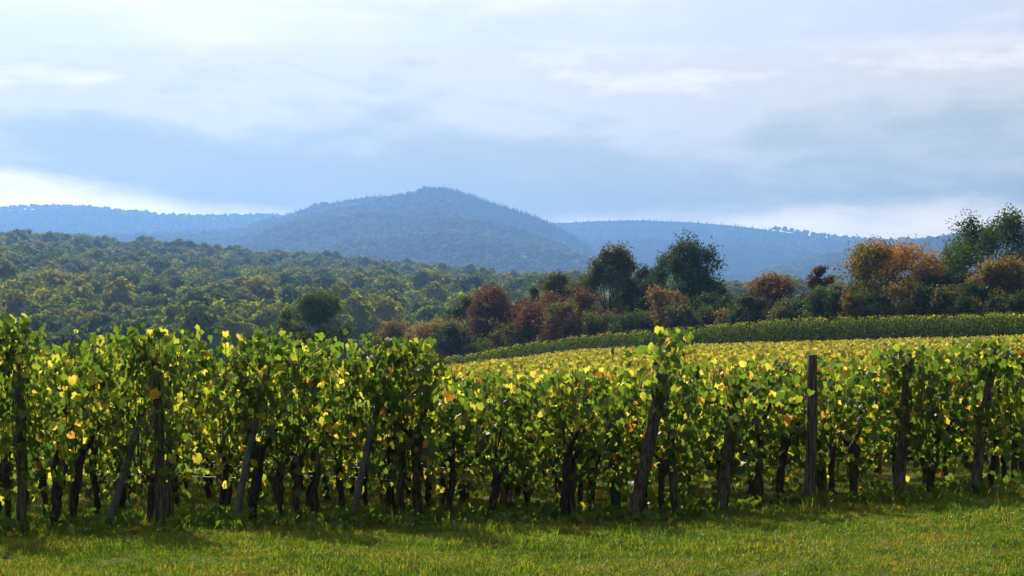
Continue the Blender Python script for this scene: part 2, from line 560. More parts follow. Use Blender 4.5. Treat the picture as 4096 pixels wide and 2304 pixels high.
def scatter(name, protos, pts, rot, scl, idx, label, cat=None):
    """one object whose geometry nodes place the prototype meshes on its points"""
    pc = bpy.data.collections.new(name + '_kinds')
    for k, me in enumerate(protos):
        pc.objects.link(bpy.data.objects.new('%s_kind_%02d' % (name, k), me))
    me = bpy.data.meshes.new(name)
    pts = np.asarray(pts, np.float32)
    me.vertices.add(len(pts))
    me.vertices.foreach_set('co', pts.ravel())
    a = me.attributes.new('turn', 'FLOAT_VECTOR', 'POINT'); a.data.foreach_set('vector', np.asarray(rot, np.float32).ravel())
    a = me.attributes.new('size', 'FLOAT_VECTOR', 'POINT'); a.data.foreach_set('vector', np.asarray(scl, np.float32).ravel())
    a = me.attributes.new('pick', 'INT', 'POINT'); a.data.foreach_set('value', np.asarray(idx, np.int32))
    me.update()
    ng = bpy.data.node_groups.new(name + '_scatter', 'GeometryNodeTree')
    ng.interface.new_socket('Geometry', in_out='INPUT', socket_type='NodeSocketGeometry')
    ng.interface.new_socket('Geometry', in_out='OUTPUT', socket_type='NodeSocketGeometry')
    N, L = ng.nodes, ng.links
    gi, go = N.new('NodeGroupInput'), N.new('NodeGroupOutput')
    ci = N.new('GeometryNodeCollectionInfo')
    ci.inputs['Collection'].default_value = pc
    ci.inputs['Separate Children'].default_value = True
    ci.inputs['Reset Children'].default_value = True
    ip = N.new('GeometryNodeInstanceOnPoints')
    ip.inputs['Pick Instance'].default_value = True

    def named(n_, ty):
        q = N.new('GeometryNodeInputNamedAttribute'); q.data_type = ty
        q.inputs['Name'].default_value = n_
        return q.outputs[0]
    L.new(gi.outputs[0], ip.inputs['Points'])
    L.new(ci.outputs[0], ip.inputs['Instance'])
    L.new(named('pick', 'INT'), ip.inputs['Instance Index'])
    e2r = N.new('FunctionNodeEulerToRotation')
    L.new(named('turn', 'FLOAT_VECTOR'), e2r.inputs[0])
    L.new(e2r.outputs[0], ip.inputs['Rotation'])
    L.new(named('size', 'FLOAT_VECTOR'), ip.inputs['Scale'])
    L.new(ip.outputs[0], go.inputs[0])
    o = add(name, me)
    md = o.modifiers.new('scatter', 'NODES')
    md.node_group = ng
    return tag(o, label, cat, kind='stuff')


# ------------------------------------------------------------------ wooded hills
def facet_cloud(pos, nrm, size, r_, aspect=1.0, jitter=0.7, nsides=4):
    """small randomly tilted quads at pos facing roughly nrm"""
    n = len(pos)
    nn = unit(nrm + jitter * rand_dirs(n, r_))
    a = unit(np.cross(nn, rand_dirs(n, r_)))
    b = np.cross(nn, a)
    s = np.asarray(size)[:, None]
    bow = nn * s * 0.25
    v = np.stack([pos - a * s + bow * 0, pos - b * s * aspect - bow, pos + a * s, pos + b * s * aspect - bow], 1).reshape(-1, 3)
    f = np.arange(4 * n).reshape(n, 4)
    return v, f


def forest_crown(seed, width, height, nl, nf, size, mat, core=0.8):
    """a broadleaf crown as seen from afar: lobes carrying leaf clumps round a dark lumpy core; origin at the trunk foot"""
    r_ = np.random.default_rng(seed)
    c0 = np.array([0, 0, height * 0.60])
    rad = np.array([width / 2, width / 2, height * 0.40])
    lobes = rand_dirs(nl, r_)
    lobes[:, 2] = np.abs(lobes[:, 2]) * 1.1 - 0.25
    lc = c0 + unit(lobes) * rad * r_.uniform(0.55, 0.80, (nl, 1))
    lr = r_.uniform(0.26, 0.44, nl) * width / 2
    k = r_.integers(0, nl, nf)
    dirs = rand_dirs(nf, r_)
    dirs[:, 2] = np.where(dirs[:, 2] < -0.3, -dirs[:, 2], dirs[:, 2])
    pos = lc[k] + dirs * lr[k][:, None] * r_.uniform(0.8, 1.1, (nf, 1))
    v, f = facet_cloud(pos, unit(dirs + 0.5 * unit(pos - c0)), size * r_.uniform(0.6, 1.4, nf), r_, 1.0, 0.55)
    lob_r = r_.uniform(0, 1, nl)
    rnd = np.clip(0.5 * lob_r[k] + 0.5 * r_.uniform(0, 1, nf), 0, 1)
    # core
    nv, ns = 6, 9
    th = np.linspace(0.02, np.pi * 0.62, nv)
    ph = np.linspace(0, 2 * np.pi, ns, endpoint=False)
    tt, pp = np.meshgrid(th, ph, indexing='ij')
    cv = np.stack([np.sin(tt) * np.cos(pp), np.sin(tt) * np.sin(pp), np.cos(tt)], -1).reshape(-1, 3)
    cv = c0 + cv * rad * core * r_.uniform(0.8, 1.1, (len(cv), 1))
    i, j = np.meshgrid(np.arange(nv - 1), np.arange(ns), indexing='ij'); i, j = i.ravel(), j.ravel()
    cf = np.stack([i * ns + j, i * ns + (j + 1) % ns, (i + 1) * ns + (j + 1) % ns, (i + 1) * ns + j], 1)
    tv, tf = tube([(0, 0, -1), (0, 0, height * 0.35), (0, 0, height * 0.6)], [width * 0.035, width * 0.03, width * 0.02], 6)
    V_ = np.concatenate([v, cv, tv])
    Fq = np.concatenate([f, cf + len(v), tf[0] + len(v) + len(cv)])
    return make_mesh('forest_crown', V_, [Fq], [mat, M['trunk']], rnd=np.concatenate([rnd, np.full(len(cf), 0.2), np.zeros(len(tf[0]))]),
                     fmat=np.concatenate([np.zeros(len(f) + len(cf)), np.ones(len(tf[0]))]))


def spruce(seed, width, height, mat, tiers=9, per=9):
    r_ = np.random.default_rng(seed)
    vs, fs, n = [], [], 0
    for k in range(tiers):
        h = height * (0.12 + 0.88 * k / tiers)
        rr = width / 2 * (1 - k / tiers) ** 0.85 + 0.25
        for q in range(max(4, int(per * (1 - 0.5 * k / tiers)))):
            a = r_.uniform(0, 2 * np.pi)
            r1 = rr * r_.uniform(0.7, 1.15)
            d = np.array([math.cos(a), math.sin(a), 0]); p_ = np.array([-d[1], d[0], 0])
            tip = np.array([0, 0, h - 0.12 * height / tiers * 2]) + d * r1
            vs += [np.array([0, 0, h + height / tiers * 1.2]), np.array([0, 0, h]) + d * r1 * 0.6 + p_ * r1 * 0.42, tip, np.array([0, 0, h]) + d * r1 * 0.6 - p_ * r1 * 0.42]
            fs.append([n, n + 1, n + 2, n + 3]); n += 4
    return make_mesh('spruce', np.array(vs), np.array(fs), mat, rnd=r_.uniform(0, 1, len(fs)))


FG = [(0, (0.06, 0.095, 0.020)), (0.4, (0.12, 0.165, 0.03)), (0.75, (0.19, 0.215, 0.04)), (1.0, (0.27, 0.23, 0.05))]
FO = [(0, (0.09, 0.055, 0.022)), (0.5, (0.16, 0.09, 0.03)), (1.0, (0.26, 0.15, 0.04))]
M['wood_green'] = foliage_mat('forest_leaves', FG, 0.45, (1.9, 1.8, 0.7), 0.0, 'both')
M['wood_rust'] = foliage_mat('forest_rust_leaves', FO, 0.45, (1.8, 1.4, 0.7), 0.0, 'both')
M['wood_far'] = foliage_mat('mountain_leaves', [(0, (0.09, 0.11, 0.035)), (0.5, (0.16, 0.18, 0.05)), (0.85, (0.23, 0.20, 0.06)), (1, (0.30, 0.18, 0.06))], 0.4, (1.4, 1.3, 0.7), 0.0, 'both')
M['conifer'] = foliage_mat('conifer_needles', [(0, (0.012, 0.024, 0.012)), (1, (0.028, 0.045, 0.018))], 0.1, (1.2, 1.2, 0.8), 0.0, 'both')

crowns = [forest_crown(100 + k, wd, ht, nl, 900, 0.42, M['wood_green'], 0.78) for k, (wd, ht, nl) in enumerate(
    [(10, 13, 16), (12, 14, 20), (8.5, 12, 13), (11, 15.5, 18), (9.5, 12.5, 22), (13, 13.5, 24)])]
rusty = [forest_crown(140 + k, wd, ht, nl, 700, 0.42, M['wood_rust'], 0.78) for k, (wd, ht, nl) in enumerate([(9, 12.5, 14), (7.5, 11.5, 12)])]

# jittered grid of trees over the visible part of the near hillside
pts = []
step = 6.7
yy = np.arange(345, 1420, step)
for y in yy:
    half = 1.08 * 512 / F * y + 15
    x = np.arange(-half, half, step) + rng.uniform(0, step)
    y_ = y + rng.uniform(-3.2, 3.2, len(x))
    pts.append(np.stack([x + rng.uniform(-3.2, 3.2, len(x)), y_], 1))
pts = np.concatenate(pts)
zz = near.z(pts[:, 0], pts[:, 1])
v_px = HZ - F * (zz + 13) / pts[:, 1]
u_px = F * pts[:, 0] / pts[:, 1]
keep = (v_px < 352) & (pts[:, 1] < 1400) & ~((u_px > 330) & (v_px > 300))
pts, zz, u_px, v_px = pts[keep], zz[keep], u_px[keep], v_px[keep]
fx = fbm(pts[:, 0] / 60, pts[:, 1] / 60, 4, 3)
is_rust = (rng.uniform(size=len(pts)) < np.clip(0.04 + 0.16 * (fx > 0.25), 0, 1))
pick = np.where(is_rust, 6 + rng.integers(0, 2, len(pts)), rng.integers(0, 6, len(pts)))
sc = (0.48 + 0.75 * rng.uniform(0, 1, len(pts)) ** 1.6) * (1 + 0.18 * fx)
sc3 = np.stack([sc * rng.uniform(0.9, 1.15, len(pts)), sc * rng.uniform(0.9, 1.15, len(pts)), sc * rng.uniform(0.85, 1.1, len(pts))], 1)
turn = rng.uniform(0, 2 * np.pi, len(pts))
vis = (np.abs(u_px) < 505) & (v_px < 325) & (u_px < 200)
order = np.argsort(np.where(vis, pts[:, 1], 1e9))[:280]
single = np.zeros(len(pts), bool); single[order] = True
for k in order:
    me = (crowns + rusty)[pick[k]]
    o = add('forest_tree', me, None, (pts[k, 0], pts[k, 1], zz[k]), turn[k], sc3[k])
    if is_rust[k]:
        tag(o, 'rust-brown broadleaf crown standing out among the green forest crowns', 'tree', 'rust-brown trees on the near edge of the forest')
    else:
        tag(o, 'rounded green broadleaf crown on the lower slope of the forested hillside', 'tree', 'green trees on the lower slope of the forest')
rest = ~single
scatter('forest', crowns + rusty, np.stack([pts[rest, 0], pts[rest, 1], zz[rest]], 1), np.stack([0 * turn[rest], 0 * turn[rest], turn[rest]], 1), sc3[rest], pick[rest],
        'dense mixed green forest covering the low hillside')

# mountain and ridge woods: small simple crowns
far_c = [forest_crown(200 + k, 11, 13, 7, 60, 1.5, M['wood_far'], 0.9) for k in range(3)]
far_d = [forest_crown(210 + k, 10, 13, 7, 60, 1.4, M['wood_green'], 0.9) for k in range(2)]
spr = [spruce(220 + k, 7, 22, M['conifer'], 7, 7) for k in range(2)]


def cover(hill, name, label, step, t_lo, conifer, u_lo=-540, u_hi=540, big=1.0, seed=1):
    r_ = np.random.default_rng(seed)
    d = np.arange(hill.d0 + t_lo * (hill.d1 - hill.d0), hill.d1 + step * 2, step)
    P_ = []
    for y in d:
        x = np.arange(u_lo / F * y, u_hi / F * y, step) + r_.uniform(0, step)
        P_.append(np.stack([x + r_.uniform(-.45, .45, len(x)) * step, y + r_.uniform(-.45, .45, len(x)) * step], 1))
    P_ = np.concatenate(P_)
    z = hill.z(P_[:, 0], P_[:, 1])
    s_ = (P_[:, 1] - hill.d0) / (hill.d1 - hill.d0)
    patch = fbm(P_[:, 0] / 260, P_[:, 1] / 260, seed + 3, 4) + conifer(F * P_[:, 0] / P_[:, 1], s_)
    kk = np.where(patch > 0.0, 5 + r_.integers(0, 2, len(P_)), np.where(patch > -0.22, 3 + r_.integers(0, 2, len(P_)), r_.integers(0, 3, len(P_))))
    sz = r_.uniform(0.7, 1.25, len(P_)) * big
    sz = np.where(kk >= 5, sz * r_.uniform(0.30, 0.46, len(P_)), sz)
    tn = r_.uniform(0, 6.28, len(P_))
    scatter(name, far_c + far_d + spr, np.concatenate([P_, z[:, None] - 2.5], 1), np.stack([0 * tn, 0 * tn, tn], 1), np.repeat(sz[:, None], 3, 1), kk, label)


cover(mount, 'mountain_forest', 'hazy mixed woods of dark conifers and pale broadleaf patches on the mountain', 15.5, 0.08,
      lambda u, s: np.clip((s - 0.80) * 1.6, -0.5, 0.5) + np.clip((u + 30) / 300, -0.25, 0.4), -540, 260, 1.25, 5)
cover(spur, 'forest', 'hazy pale woods on the spur beyond the trees', 17, 0.3, lambda u, s: -0.35 + 0 * u, 170, 540, 1.25, 6)
cover(east, 'forest', 'hazy woods with spiky conifers along the long far ridge', 26, 0.55, lambda u, s: np.clip((s - 0.9) * 4, -0.5, 0.0), -20, 540, 1.5, 7)
cover(west, 'forest', 'hazy woods along the crest of the far ridge behind the forested hillside', 30, 0.6, lambda u, s: np.clip((s - 0.9) * 4, -0.5, 0.0), -540, -200, 1.6, 8)

# ------------------------------------------------------------------ hedgerow trees and shrubs
def palette(name, *cols, trans=0.42, tint=(1.8, 1.6, 0.6), gloss=0.012):
    n = len(cols)
    return foliage_mat('leaves_' + name, [(k / max(1, n - 1), c) for k, c in enumerate(cols)], trans, tint, gloss, 'attr', rough=0.45)


PAL = {
    'dark': palette('dark_green', (0.018, 0.040, 0.010), (0.035, 0.070, 0.014), (0.06, 0.10, 0.02)),
    'mid': palette('mid_green', (0.03, 0.06, 0.012), (0.055, 0.10, 0.018), (0.10, 0.14, 0.025)),
    'olive': palette('olive_brown', (0.03, 0.055, 0.012), (0.06, 0.085, 0.018), (0.11, 0.11, 0.026), (0.15, 0.105, 0.03)),
    'red': palette('red_brown', (0.06, 0.045, 0.015), (0.10, 0.045, 0.02), (0.13, 0.055, 0.024), (0.10, 0.08, 0.022)),
    'russet': palette('russet', (0.045, 0.055, 0.015), (0.09, 0.075, 0.024), (0.18, 0.11, 0.042), (0.22, 0.145, 0.06)),
    'gold': palette('gold_green', (0.04, 0.075, 0.012), (0.09, 0.11, 0.02), (0.24, 0.16, 0.025), (0.34, 0.18, 0.03)),
    'straw': palette('straw_green', (0.04, 0.06, 0.014), (0.10, 0.10, 0.025), (0.20, 0.15, 0.05), (0.24, 0.15, 0.06)),
    'purple': palette('purple_brown', (0.04, 0.03, 0.018), (0.08, 0.05, 0.028), (0.13, 0.08, 0.04)),
}


def make_tree(name, label, cat, xc, ytop, wd, dist, pal, seed, form='round', density=1.0, group=None, sink=0.0, leaf=0.085, warm_top=0.0):
    """xc, ytop, wd in photograph measure give column, top and width; the foot stands on the ground at the given distance"""
    r_ = np.random.default_rng(seed)
    u = U(xc)
    x, y = u / F * dist, dist
    z0 = float(ground_z(x, y)) - sink
    H = (HZ - V(ytop)) / F * dist - z0
    W = 1.27 * wd / DISP / F * dist
    root = add(name, None, None, (x, y, z0))
    tag(root, label, cat, group)
    # lobes filling the crown
    shrub = form in ('shrub', 'spread')
    c_lo = 0.04 if shrub else 0.08
    nl = int((34 if not shrub else 26) * (1 + 0.25 * (W / max(H, 1) - 1)))
    nl = max(nl, 12)
    lc, lr = [], []
    for k in range(nl * 3):
        if len(lc) >= nl:
            break
        h = r_.uniform(c_lo, 0.97)
        if form == 'round':
            prof = math.sqrt(max(0.02, 1 - ((h - 0.50) / 0.52) ** 2))
        elif form == 'spiky':
            prof = min(1, (1.02 - h) * 1.5) ** 0.8
        elif form == 'spread':
            prof = math.sqrt(max(0.02, 1 - ((h - 0.25) / 0.77) ** 2))
        else:
            prof = math.sqrt(max(0.02, 1 - (h / 1.02) ** 2.4))
        a = r_.uniform(0, 2 * np.pi)
        rr = W / 2 * prof * math.sqrt(r_.uniform(0.12, 1)) * 0.86
        rad = W * r_.uniform(0.10, 0.19) * (0.7 if form == 'spiky' and h > 0.6 else 1)
        lc.append((math.cos(a) * rr, math.sin(a) * rr * 0.9, min(h * H, H - rad * 0.6))); lr.append(rad)
    lc, lr = np.array(lc), np.array(lr)
    # trunk and limbs
    tb = MB()
    base_r = 0.028 * H + 0.03
    fork = np.array([r_.uniform(-.05, .05) * W, r_.uniform(-.05, .05) * W, H * (0.12 if shrub else 0.26)])
    nst = 1 if not shrub else 4
    for s_ in range(nst):
        off = np.array([r_.uniform(-.12, .12) * W, r_.uniform(-.1, .1) * W, 0]) * (shrub)
        v, f = tube([off + (0, 0, -0.3), off * 0.8 + fork * 0.5, fork * (1, 1, 1) + off * 1.2], np.array([1.25, 1.0, 0.8]) * base_r * (0.55 if shrub else 1), 8, 0.12, seed=seed)
        tb.add(v, f)
    trunk = add('trunk', tb.mesh('trunk', M['trunk']), root)
    lb = MB()
    for c, q in zip(lc, lr):
        mid = fork * 0.5 + c * 0.5 + np.array([0, 0, -0.06 * H]) + r_.normal(size=3) * 0.05 * W
        v, f = tube([fork, mid, c, c + unit(c - fork) * q * 0.8], np.array([0.34, 0.2, 0.08, 0.02]) * base_r, 5, seed=seed)
        lb.add(v, f)
    tag(add('limbs', lb.mesh('limbs', M['trunk']), root), kind='stuff')
    # leaves: small sprays on twigs leaving each lobe
    nf = int(15000 * density * min(1.5, max(0.45, W * H / 45)))
    k = r_.choice(nl, nf, p=lr ** 2 / (lr ** 2).sum())
    sprays = 26
    sd_ = rand_dirs(nl * sprays, r_).reshape(nl, sprays, 3)
    sd_[:, :, 2] = np.where(sd_[:, :, 2] < -0.5, -sd_[:, :, 2], sd_[:, :, 2])
    sp = r_.integers(0, sprays, nf)
    dirs = sd_[k, sp]
    ext = (0.55 + 0.75 * r_.uniform(0, 1, (nl, sprays)) ** 2)[k, sp]
    tpos = r_.uniform(0.25, 1.0, nf) ** 0.6
    pos = lc[k] + dirs * (lr[k] * ext * tpos)[:, None] + r_.normal(size=(nf, 3)) * (lr[k] * 0.22)[:, None]
    pos[:, 2] = np.maximum(pos[:, 2], 0.05)
    # upright twigs breaking the outline
    ntw = 14 if form == 'spiky' else 7
    top = lc[np.argsort(-lc[:, 2])[:max(4, nl // 3)]]
    tp = []
    for q in range(ntw):
        b = top[r_.integers(0, len(top))] + r_.normal(size=3) * 0.03 * W
        L_ = H * r_.uniform(0.05, 0.13)
        d_ = unit(np.array([r_.uniform(-.5, .5), r_.uniform(-.5, .5), 1.0]))
        tp.append(b + d_ * (L_ * r_.uniform(0.2, 1, 26))[:, None] + r_.normal(size=(26, 3)) * 0.11)
    tp = np.concatenate(tp)
    tp = tp[tp[:, 2] < H * 1.02]
    pos = np.concatenate([pos, tp])
    nrm = unit(np.concatenate([dirs, np.tile([[0, 0, 1.0]], (len(tp), 1))]) + np.array([0, 0, 0.4]))
    sz = leaf * (0.7 + 0.0045 * dist) * r_.uniform(0.55, 1.35, len(pos))
    v, f = facet_cloud(pos, nrm, sz, r_, 0.62, 0.9)
    lob = r_.uniform(0, 1, nl)
    rnd = np.concatenate([0.5 * lob[k] + 0.5 * r_.uniform(0, 1, nf), r_.uniform(0, 1, len(tp))])
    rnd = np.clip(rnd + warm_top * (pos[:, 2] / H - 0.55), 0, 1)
    add('crown', make_mesh('crown', v, f, PAL[pal], rnd=rnd), root)
    return root


TREES = [
    # name, label, category, xc, ytop, width, dist, palette, form, density, warm
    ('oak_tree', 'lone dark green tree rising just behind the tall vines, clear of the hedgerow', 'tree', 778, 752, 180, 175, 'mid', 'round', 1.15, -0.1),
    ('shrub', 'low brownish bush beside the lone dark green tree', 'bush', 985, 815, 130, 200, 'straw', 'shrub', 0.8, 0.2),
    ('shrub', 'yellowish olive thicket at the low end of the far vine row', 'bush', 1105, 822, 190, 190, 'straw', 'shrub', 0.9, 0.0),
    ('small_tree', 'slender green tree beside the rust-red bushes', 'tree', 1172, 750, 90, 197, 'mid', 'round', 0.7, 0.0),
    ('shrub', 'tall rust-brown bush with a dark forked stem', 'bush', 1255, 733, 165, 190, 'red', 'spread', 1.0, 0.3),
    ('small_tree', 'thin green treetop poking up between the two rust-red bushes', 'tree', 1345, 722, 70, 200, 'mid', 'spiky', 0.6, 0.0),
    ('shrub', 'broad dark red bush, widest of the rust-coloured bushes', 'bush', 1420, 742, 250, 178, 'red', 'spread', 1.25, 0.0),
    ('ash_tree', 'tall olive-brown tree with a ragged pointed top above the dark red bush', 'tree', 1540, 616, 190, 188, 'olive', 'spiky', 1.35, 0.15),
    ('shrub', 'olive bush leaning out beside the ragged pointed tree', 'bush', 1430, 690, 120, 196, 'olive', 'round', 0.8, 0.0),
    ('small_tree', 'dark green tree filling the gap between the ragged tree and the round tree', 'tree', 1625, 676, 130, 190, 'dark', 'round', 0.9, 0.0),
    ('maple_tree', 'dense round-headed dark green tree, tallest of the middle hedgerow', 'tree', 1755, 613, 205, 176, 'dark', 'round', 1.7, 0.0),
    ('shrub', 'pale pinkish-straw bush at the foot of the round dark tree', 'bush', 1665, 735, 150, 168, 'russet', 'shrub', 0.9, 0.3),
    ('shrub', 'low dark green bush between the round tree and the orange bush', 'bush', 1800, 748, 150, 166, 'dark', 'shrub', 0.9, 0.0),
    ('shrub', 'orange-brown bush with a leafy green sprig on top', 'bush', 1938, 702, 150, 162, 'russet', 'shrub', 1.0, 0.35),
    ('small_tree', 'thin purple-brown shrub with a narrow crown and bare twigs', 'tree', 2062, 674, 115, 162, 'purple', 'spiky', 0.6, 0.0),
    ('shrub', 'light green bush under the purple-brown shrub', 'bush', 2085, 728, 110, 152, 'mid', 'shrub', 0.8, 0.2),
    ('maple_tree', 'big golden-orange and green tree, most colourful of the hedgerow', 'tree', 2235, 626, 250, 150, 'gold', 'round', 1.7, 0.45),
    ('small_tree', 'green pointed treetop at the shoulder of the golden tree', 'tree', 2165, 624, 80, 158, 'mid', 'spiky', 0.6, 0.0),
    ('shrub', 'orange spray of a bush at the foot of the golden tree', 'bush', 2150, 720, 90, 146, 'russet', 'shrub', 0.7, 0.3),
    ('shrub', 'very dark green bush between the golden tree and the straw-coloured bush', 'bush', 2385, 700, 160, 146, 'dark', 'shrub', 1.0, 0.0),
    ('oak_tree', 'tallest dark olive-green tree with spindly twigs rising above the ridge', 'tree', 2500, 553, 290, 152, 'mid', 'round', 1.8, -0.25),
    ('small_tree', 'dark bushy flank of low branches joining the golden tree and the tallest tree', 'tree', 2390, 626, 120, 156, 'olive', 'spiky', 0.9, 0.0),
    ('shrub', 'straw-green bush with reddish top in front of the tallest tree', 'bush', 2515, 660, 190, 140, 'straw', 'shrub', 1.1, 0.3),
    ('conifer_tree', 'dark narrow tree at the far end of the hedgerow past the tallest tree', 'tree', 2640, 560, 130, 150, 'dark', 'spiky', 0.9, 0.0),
]
for k, a in enumerate(TREES):
    make_tree(a[0], a[1], a[2], a[3], a[4], a[5], a[6], a[7], 300 + 7 * k, a[8], a[9], 'hedgerow behind the vineyard', warm_top=a[10])
# dark undergrowth closing the foot of the hedgerow
ux = np.concatenate([np.arange(1150, 2650, 62) + rng.uniform(-20, 20, 25)[:len(np.arange(1150, 2650, 62))]])
for k, xd in enumerate(ux):
    dd = float(back_d(U(xd))) + rng.uniform(7, 11)
    top = float(np.interp(xd, BX, BY)) - rng.uniform(28, 88)
    make_tree('undergrowth_bush', 'low dark bush of the undergrowth along the foot of the hedgerow', 'bush', xd, top, 115, dd,
              ['dark', 'mid', 'olive', 'mid', 'straw', 'dark', 'olive'][k % 7], 900 + k, 'shrub', 0.55, 'undergrowth along the hedgerow')

# ------------------------------------------------------------------ vines
def leaf_outline(variant):
    half = [(0.13, -0.09), (0.36, -0.08), (0.52, 0.17), (0.45, 0.36), (0.49, 0.60), (0.27, 0.70)]
    r_ = np.random.default_rng(variant)
    half = [(a * r_.uniform(.9, 1.1), b + r_.uniform(-.04, .04)) for a, b in half]
    pts_ = [(0, 0.04)] + half + [(0, 0.95)] + [(-a * r_.uniform(.9, 1.1), b) for a, b in half[::-1]]
    return np.array(pts_)


def leaf_geo(variant):
    """one lobed vine leaf: petiole at the origin, tip towards +Y, face towards +Z; folded along the midrib and drooping"""
    r_ = np.random.default_rng(variant + 50)
    o = leaf_outline(variant)
    fold, droop, curl = r_.uniform(0.05, 0.45), r_.uniform(0.05, 0.45), r_.uniform(-.25, .25)
    p_ = np.concatenate([o, [[0, 0.36]]])
    z = fold * np.abs(p_[:, 0]) - droop * p_[:, 1] ** 2 + curl * p_[:, 0] * p_[:, 1] + r_.uniform(-.03, .03, len(p_))
    v = np.concatenate([p_, z[:, None]], 1)
    v[:, 1] -= 0.0
    n = len(o)
    j = np.arange(n)
    f = np.stack([np.full(n, n), j, (j + 1) % n], 1)
    return v, f


NLV = 6
LEAF = [leaf_geo(k) for k in range(NLV)]
LEAF_ME = [make_mesh('leaf', v, f, M['leaf']) for v, f in LEAF]
# plainer leaf for foliage that is further away: four triangles
SV = np.array([(0, 0, 0), (0.5, 0.2, 0.08), (0.36, 0.68, 0.0), (0, 1.0, -0.2), (-0.36, 0.68, 0.0), (-0.5, 0.2, 0.08)])
SF = np.array([(0, 1, 2, 3), (0, 3, 4, 5)])


def leaf_frames(n, side_y, r_, lift=0.45):
    """normals and tip directions for n leaves whose outward side is side_y (n,3)"""
    nn = unit(side_y + np.array([0, 0, lift]) + 0.75 * rand_dirs(n, r_))
    tt = np.array([0, 0, -0.8]) + 0.5 * side_y + 0.65 * rand_dirs(n, r_)
    tt = unit(tt - nn * (tt * nn).sum(1, keepdims=True))
    xx = np.cross(tt, nn)
    return xx, tt, nn


def vine_leaves(r_, n, top, length=1.15, low=0.70, width=0.17, plume=0.0):
    """positions, sizes and frames of the leaves of one vine trained along local X"""
    z = low + (top - low) * r_.beta(1.25, 1.0, n)
    x = r_.uniform(-length / 2, length / 2, n)
    # shoots: leaves gather round near-vertical canes
    ns = 9
    sx = np.linspace(-length / 2, length / 2, ns) + r_.uniform(-.05, .05, ns)
    lean = r_.normal(0, 0.10, ns)
    k = r_.integers(0, ns, n)
    h = (z - low) / (top - low)
    x = np.where(r_.uniform(size=n) < 0.7, sx[k] + lean[k] * h + r_.normal(0, 0.07, n), x)
    wide = width * (0.75 + 0.45 * np.sin(np.pi * np.clip(h, 0, 1))) 
    y = r_.normal(0, 1, n) * wide * 0.75
    y = np.clip(y, -0.42, 0.42)
    ragged = r_.uniform(-0.20, 0.10, ns)
    z = z + ragged[k] * h
    # hanging low leaves
    lo = r_.uniform(size=n) < 0.08
    z = np.where(lo, low - 0.35 * r_.uniform(0, 1, n) ** 2, z)
    # a few shoots that stand clear of the top
    hi = (r_.uniform(size=n) < 0.06) & np.isin(k, r_.integers(0, ns, 4))
    z = np.where(hi, top + r_.uniform(-0.05, 0.15, n), z)
    x = np.where(hi, sx[k] + lean[k] * 1.1 + r_.normal(0, 0.03, n), x)
    if plume:
        pk = r_.uniform(size=n) < (0.32 if plume > 0.3 else 0.2)
        z = np.where(pk, top + r_.uniform(-0.25, plume, n), z)
        x = np.where(pk, r_.normal(-0.0, 0.24 if plume > 0.3 else 0.17, n), x)
    side = np.stack([r_.normal(0, .45, n), np.sign(y + r_.normal(0, .06, n)), np.zeros(n)], 1)
    side = unit(side)
    xx, tt, nn = leaf_frames(n, side, r_)
    size = r_.uniform(0.05, 0.112, n)
    size = np.where(hi, size * 0.7, size)
    pos = np.stack([x, y, z], 1)
    pos = pos - tt * size[:, None] * 0.3
    return pos, size, xx, tt, nn


def merge_leaves(pos, size, xx, tt, nn, simple, r_):
    n = len(pos)
    if simple:
        V0, F0 = [SV], [SF]
    else:
        V0, F0 = [a for a, b in LEAF], [b for a, b in LEAF]
    var = r_.integers(0, len(V0), n)
    vs, fs, rn, off = [], [], [], 0
    for k in range(len(V0)):
        m_ = var == k
        c = m_.sum()
        if not c:
            continue
        v = V0[k]
        w_ = (v[None, :, 0:1] * xx[m_][:, None] + v[None, :, 1:2] * tt[m_][:, None] + v[None, :, 2:3] * nn[m_][:, None]) * size[m_][:, None, None] + pos[m_][:, None]
        vs.append(w_.reshape(-1, 3))
        fs.append((F0[k][None] + (np.arange(c) * len(v))[:, None, None] + off).reshape(-1, F0[k].shape[1]))
        rn.append(np.repeat(r_.uniform(0, 1, c), len(F0[k])))
        off += c * len(v)
    return np.concatenate(vs), np.concatenate(fs), np.concatenate(rn)


def vine_trunk(seed, head=0.66):
    r_ = np.random.default_rng(seed)
    n = 11
    h = np.linspace(-0.06, head, n)
    bx = np.cumsum(r_.normal(0, 0.012, n)) + r_.uniform(-.1, .1) * (h / head) ** 2
    by = np.cumsum(r_.normal(0, 0.012, n))
    rad = 0.042 * (1 + 0.25 * r_.uniform(-1, 1, n)); rad[0] *= 1.35; rad[-2] *= 1.5; rad[-1] *= 1.15
    mb = MB()
    v, f = tube(np.stack([bx, by, h], 1), rad, 9, 0.16, seed=seed); mb.add(v, f)
    for s_ in (-1, 1):
        L_ = r_.uniform(0.15, 0.32)
        p0 = np.array([bx[-1], by[-1], head - 0.03])
        path = [p0, p0 + (s_ * L_ * .35, 0.01, 0.06), p0 + (s_ * L_ * .75, -0.01, 0.13 + r_.uniform(0, .08)), p0 + (s_ * L_, 0, 0.12 + r_.uniform(0, .1))]
        v, f = tube(path, [0.032, 0.022, 0.014, 0.009], 7, 0.15, seed=seed + 3 + s_); mb.add(v, f)
    return mb.mesh('trunk', M['bark'], smooth=False)


TRUNKS = [vine_trunk(500 + k, 0.6 + 0.03 * k) for k in range(6)]


def cane_mesh(seed):
    r_ = np.random.default_rng(seed)
    n = 7
    h = np.linspace(0, 1, n)
    path = np.stack([np.cumsum(r_.normal(0, .025, n)) + r_.uniform(-.15, .15) * h, np.cumsum(r_.normal(0, .02, n)), h], 1)
    v, f = tube(path, np.linspace(0.0065, 0.0028, n), 5)
    mb = MB(); mb.add(v, f)
    return mb.mesh('cane', M['cane'])


